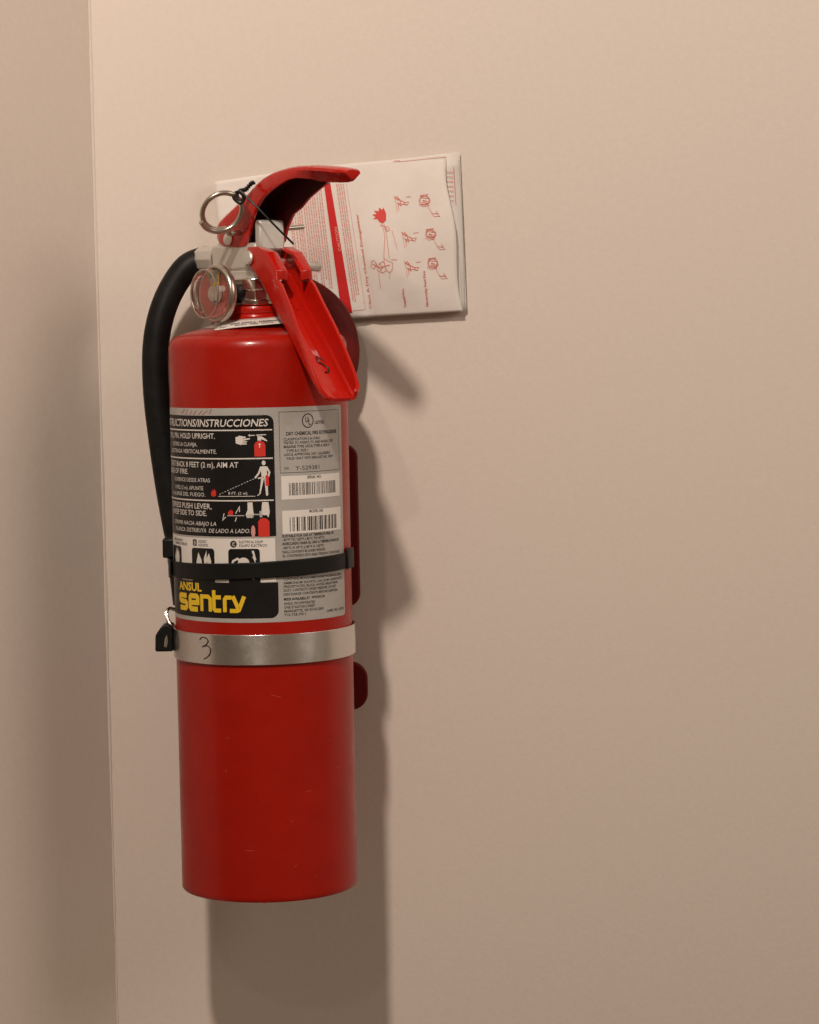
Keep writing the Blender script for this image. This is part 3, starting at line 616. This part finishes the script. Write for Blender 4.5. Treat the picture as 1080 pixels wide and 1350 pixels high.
for k in range(41):
    v = k/40; e = rs[k]; l_ = Vector((-370 + 85*v, 205 + 800*v + 30*sin(pi*v)*0, 0))
    mid_t = Vector((215, 118, 0)).lerp(Vector((400, 955, 0)), v)
    row = []
    for i in range(25):
        p = l_.lerp(mid_t, i/24); row.append(p)
    for i in range(1, 25): row.append(mid_t.lerp(e, i/24))
    rows.append([Vector((sheet_xz(p.x, p.y)[0], puff(*sheet_xz(p.x, p.y)), sheet_xz(p.x, p.y)[1])) for p in row])
grid(bm, rows); link('front_sheet', bm, 'paper', lf, solid=.00025, ang=80)
def flat_sheet(q, y, name, bow=0.0):
    bm = bmesh.new(); rows = []
    for k in range(17):
        v = k/16; a = Vector((*q[0], 0)).lerp(Vector((*q[3], 0)), v); b = Vector((*q[1], 0)).lerp(Vector((*q[2], 0)), v); row = []
        for i in range(13):
            p = a.lerp(b, i/12); p.x += bow*sin(pi*v)*(i/12); x, z = sheet_xz(p.x, p.y); row.append(Vector((x, y - .001*sin(pi*v), z)))
        rows.append(row)
    grid(bm, rows); return link(name, bm, 'paper', lf, solid=.00025, ang=80)
flat_sheet([(-380, 208), (983, 36), (1024, 916), (-280, 1008)], -.0036, 'back_sheet')
ins = flat_sheet([(-372, 215), (975, 72), (1010, 915), (-280, 1000)], -.0056, 'inner_sheet', 8)
mid_s = flat_sheet([(-372, 225), (940, 330), (1000, 915), (-280, 1000)], -.0064, 'inner_sheet', 12)
lay('printed_table', 'print_mid', [q for k in range(7) for q in ribbon2([(905, 148 + 26*k), (948, 150 + 26*k)], 3)] + ribbon2([(948, 120), (962, 330)], 3), .3, lambda s, t, h: Vector((sheet_xz(s, t)[0], -.0070 - h*.001, sheet_xz(s, t)[1])), ins)
def prt(name, m, polys, h=.1): return lay(name, m, polys, h, print_pt, lf)
def seg(p, q, n):                                                      # subdivided strip, to follow the paper
    return [(p[0]+(q[0]-p[0])*i/n, p[1]+(q[1]-p[1])*i/n) for i in range(n+1)]
barL = lambda t: 240 + (t-240)*.1365; barR = lambda t: 272 + (t-215)*.171
polys = []
for k in range(24):
    t0 = 205 + 30*k; t1 = t0 + 30; polys.append([(barL(t0), t0), (barR(t0), t0), (barR(t1), t1), (barL(t1), t1)])
prt('red_bar', 'print_red', polys)
lr = random.Random(21)
def along(x0, slope, t0, t1, w_, m, dens=.82, name='printed_text', bold=1.0):
    """a column of tiny rotated type: rows of word-sized dashes running up the sheet"""
    polys = []; t = t0
    while t < t1:
        ln = lr.uniform(6, 26); e = min(t+ln, t1)
        polys.append([(x0+slope*(t-t0)-w_/2, t), (x0+slope*(t-t0)+w_/2, t), (x0+slope*(e-t0)+w_/2, e), (x0+slope*(e-t0)-w_/2, e)]); t = e + lr.uniform(3, 6)
    return polys
polys = []
for k in range(15): polys += along(30 + 13.5*k, .115, 190 + lr.uniform(0, 50), 790 - (60 if k < 4 else 0) - lr.uniform(0, 160)*(k % 3 == 0), 5.6, None)
prt('printed_text', 'print_pale', polys)
polys = []
for k in range(4): polys += along(306 + 12*k, .142, 215, 880 - lr.uniform(0, 60), 5.4, None)
polys += ribbon2([q for q in seg((356, 195), (466, 905), 20)], 2.2) + ribbon2(seg((466, 905), (398, 912), 4), 2.2)
prt('printed_text', 'print_pale', polys)
def vtext(s, p0, p1, cap, m, bold=.01):
    p0, p1 = Vector(p0), Vector(p1); d = (p1-p0); ln = d.length; d.normalize(); nrm = Vector((d.y, -d.x))   # reads upwards; letters' up is to the left
    nrm = Vector((-abs(nrm.x), nrm.y if nrm.x < 0 else -nrm.y))
    def f(u, v, h): q = p0 + d*u + nrm*v; return print_pt(q.x, q.y, .15)
    o = text(s, s, 0, ln, 0, cap, m, 0, bold, fn=f, parent=lf); o.name = 'printed_heading'; return o
vtext('CAUTION', (331, 585), (308, 452), 15, 'print_pale', .02)
vtext('Class A Dry Chemical Extinguisher', (500, 900), (424, 380), 13, 'print_mid', .02)
vtext('Liquid Fire', (690, 890), (676, 790), 13, 'print_mid', .02)
vtext('Electricity Fuel Fire', (812, 888), (792, 692), 13, 'print_mid', .02)
vtext('FIRE', (655, 92), (620, 95), 9, 'print_pale'); prt('rule', 'print_pale', ribbon2(seg((640, 93), (915, 66), 12), 2.5))
# line drawings: flame with the hose stream, and two rows of small figures
prt('drawing', 'flame_red', [[(505, 410), (522, 398), (503, 384), (528, 380), (512, 362), (538, 366), (540, 345), (556, 358), (564, 344), (578, 378), (578, 415), (560, 432), (542, 425), (530, 408)]])
P = []
def ln(*p, w=2.6): P.extend(ribbon2(list(p), w))
ln((556, 432), (572, 500), (566, 620)); ln((566, 432), (582, 500), (596, 625)); ln((545, 440), (556, 446), (590, 452), (598, 470), (580, 478))
ln((500, 640), (496, 668), (512, 684), (526, 660), (512, 636), (500, 640)); ln((530, 690), (545, 650), (565, 640), (580, 690), (560, 705), (530, 690)); ln((566, 622), (590, 640), (616, 650), (612, 690), (596, 704), (575, 680), (566, 622)); ln((540, 650), (560, 672), (548, 692))
ln((538, 700), (548, 790)); ln((604, 632), (640, 632)); ln((610, 470), (625, 520), (640, 575))
def fig(x, y, k):
    r = random.Random(int(x*7+y))
    ln(*[(x + k*(30+r.uniform(-4, 4))*cos(a), y + k*(24+r.uniform(-4, 4))*sin(a)) for a in [j*.62+.3 for j in range(12)]], w=2.8); ln((x-30*k, y+22*k), (x-6*k, y+34*k), (x+24*k, y+26*k)); ln((x-26*k, y-24*k), (x+18*k, y-30*k), w=3.5)
    ln((x+34*k, y+64*k), (x+50*k, y+86*k), (x+80*k, y+84*k), (x+58*k, y+66*k))
    ln(*[(x + k*24*cos(a) + r.uniform(-3, 3), y + k*22*sin(a) + r.uniform(-3, 3)) for a in [j*.7 for j in range(10)]], w=2.6)
    ln((x-22*k, y-14*k), (x+26*k, y-8*k), (x+20*k, y+16*k), (x-14*k, y+10*k)); ln((x+10*k, y+18*k), (x+38*k, y+70*k), (x+72*k, y+72*k), (x+60*k, y+54*k))
    ln((x-10*k, y), (x+12*k, y+6*k), w=5)
fig(790, 305, 1.05); fig(822, 490, 1.0); fig(835, 650, 1.0)
def sm(x, y):
    r = random.Random(int(x+y))
    ln((x-30, y-20), (x-24, y+6), (x+10, y+14), (x+40, y+18), (x+46, y+2), (x+20, y+4), (x-6, y-10), (x-30, y-20)); ln((x-14, y+8), (x-6, y+50)); ln((x-34, y-30), (x-10, y-6), w=4); ln((x+30, y-24), (x+58, y-28))
sm(656, 312); sm(698, 510); sm(712, 670)
for x_, y_ in ((656, 312), (698, 510), (712, 670)):
    ln((x_-20, y_-30), (x_-2, y_-8), (x_+4, y_+24), (x_-12, y_+12), w=5); ln((x_+12, y_-4), (x_+34, y_+22), w=4); ln((x_-24, y_+16), (x_-16, y_+60), w=2)
ln((505, 655), (540, 676), (600, 660), w=5); ln((570, 455), (584, 470), w=6); ln((520, 646), (556, 700)); ln((600, 700), (598, 735), w=2)
prt('drawing', 'print_mid', P)
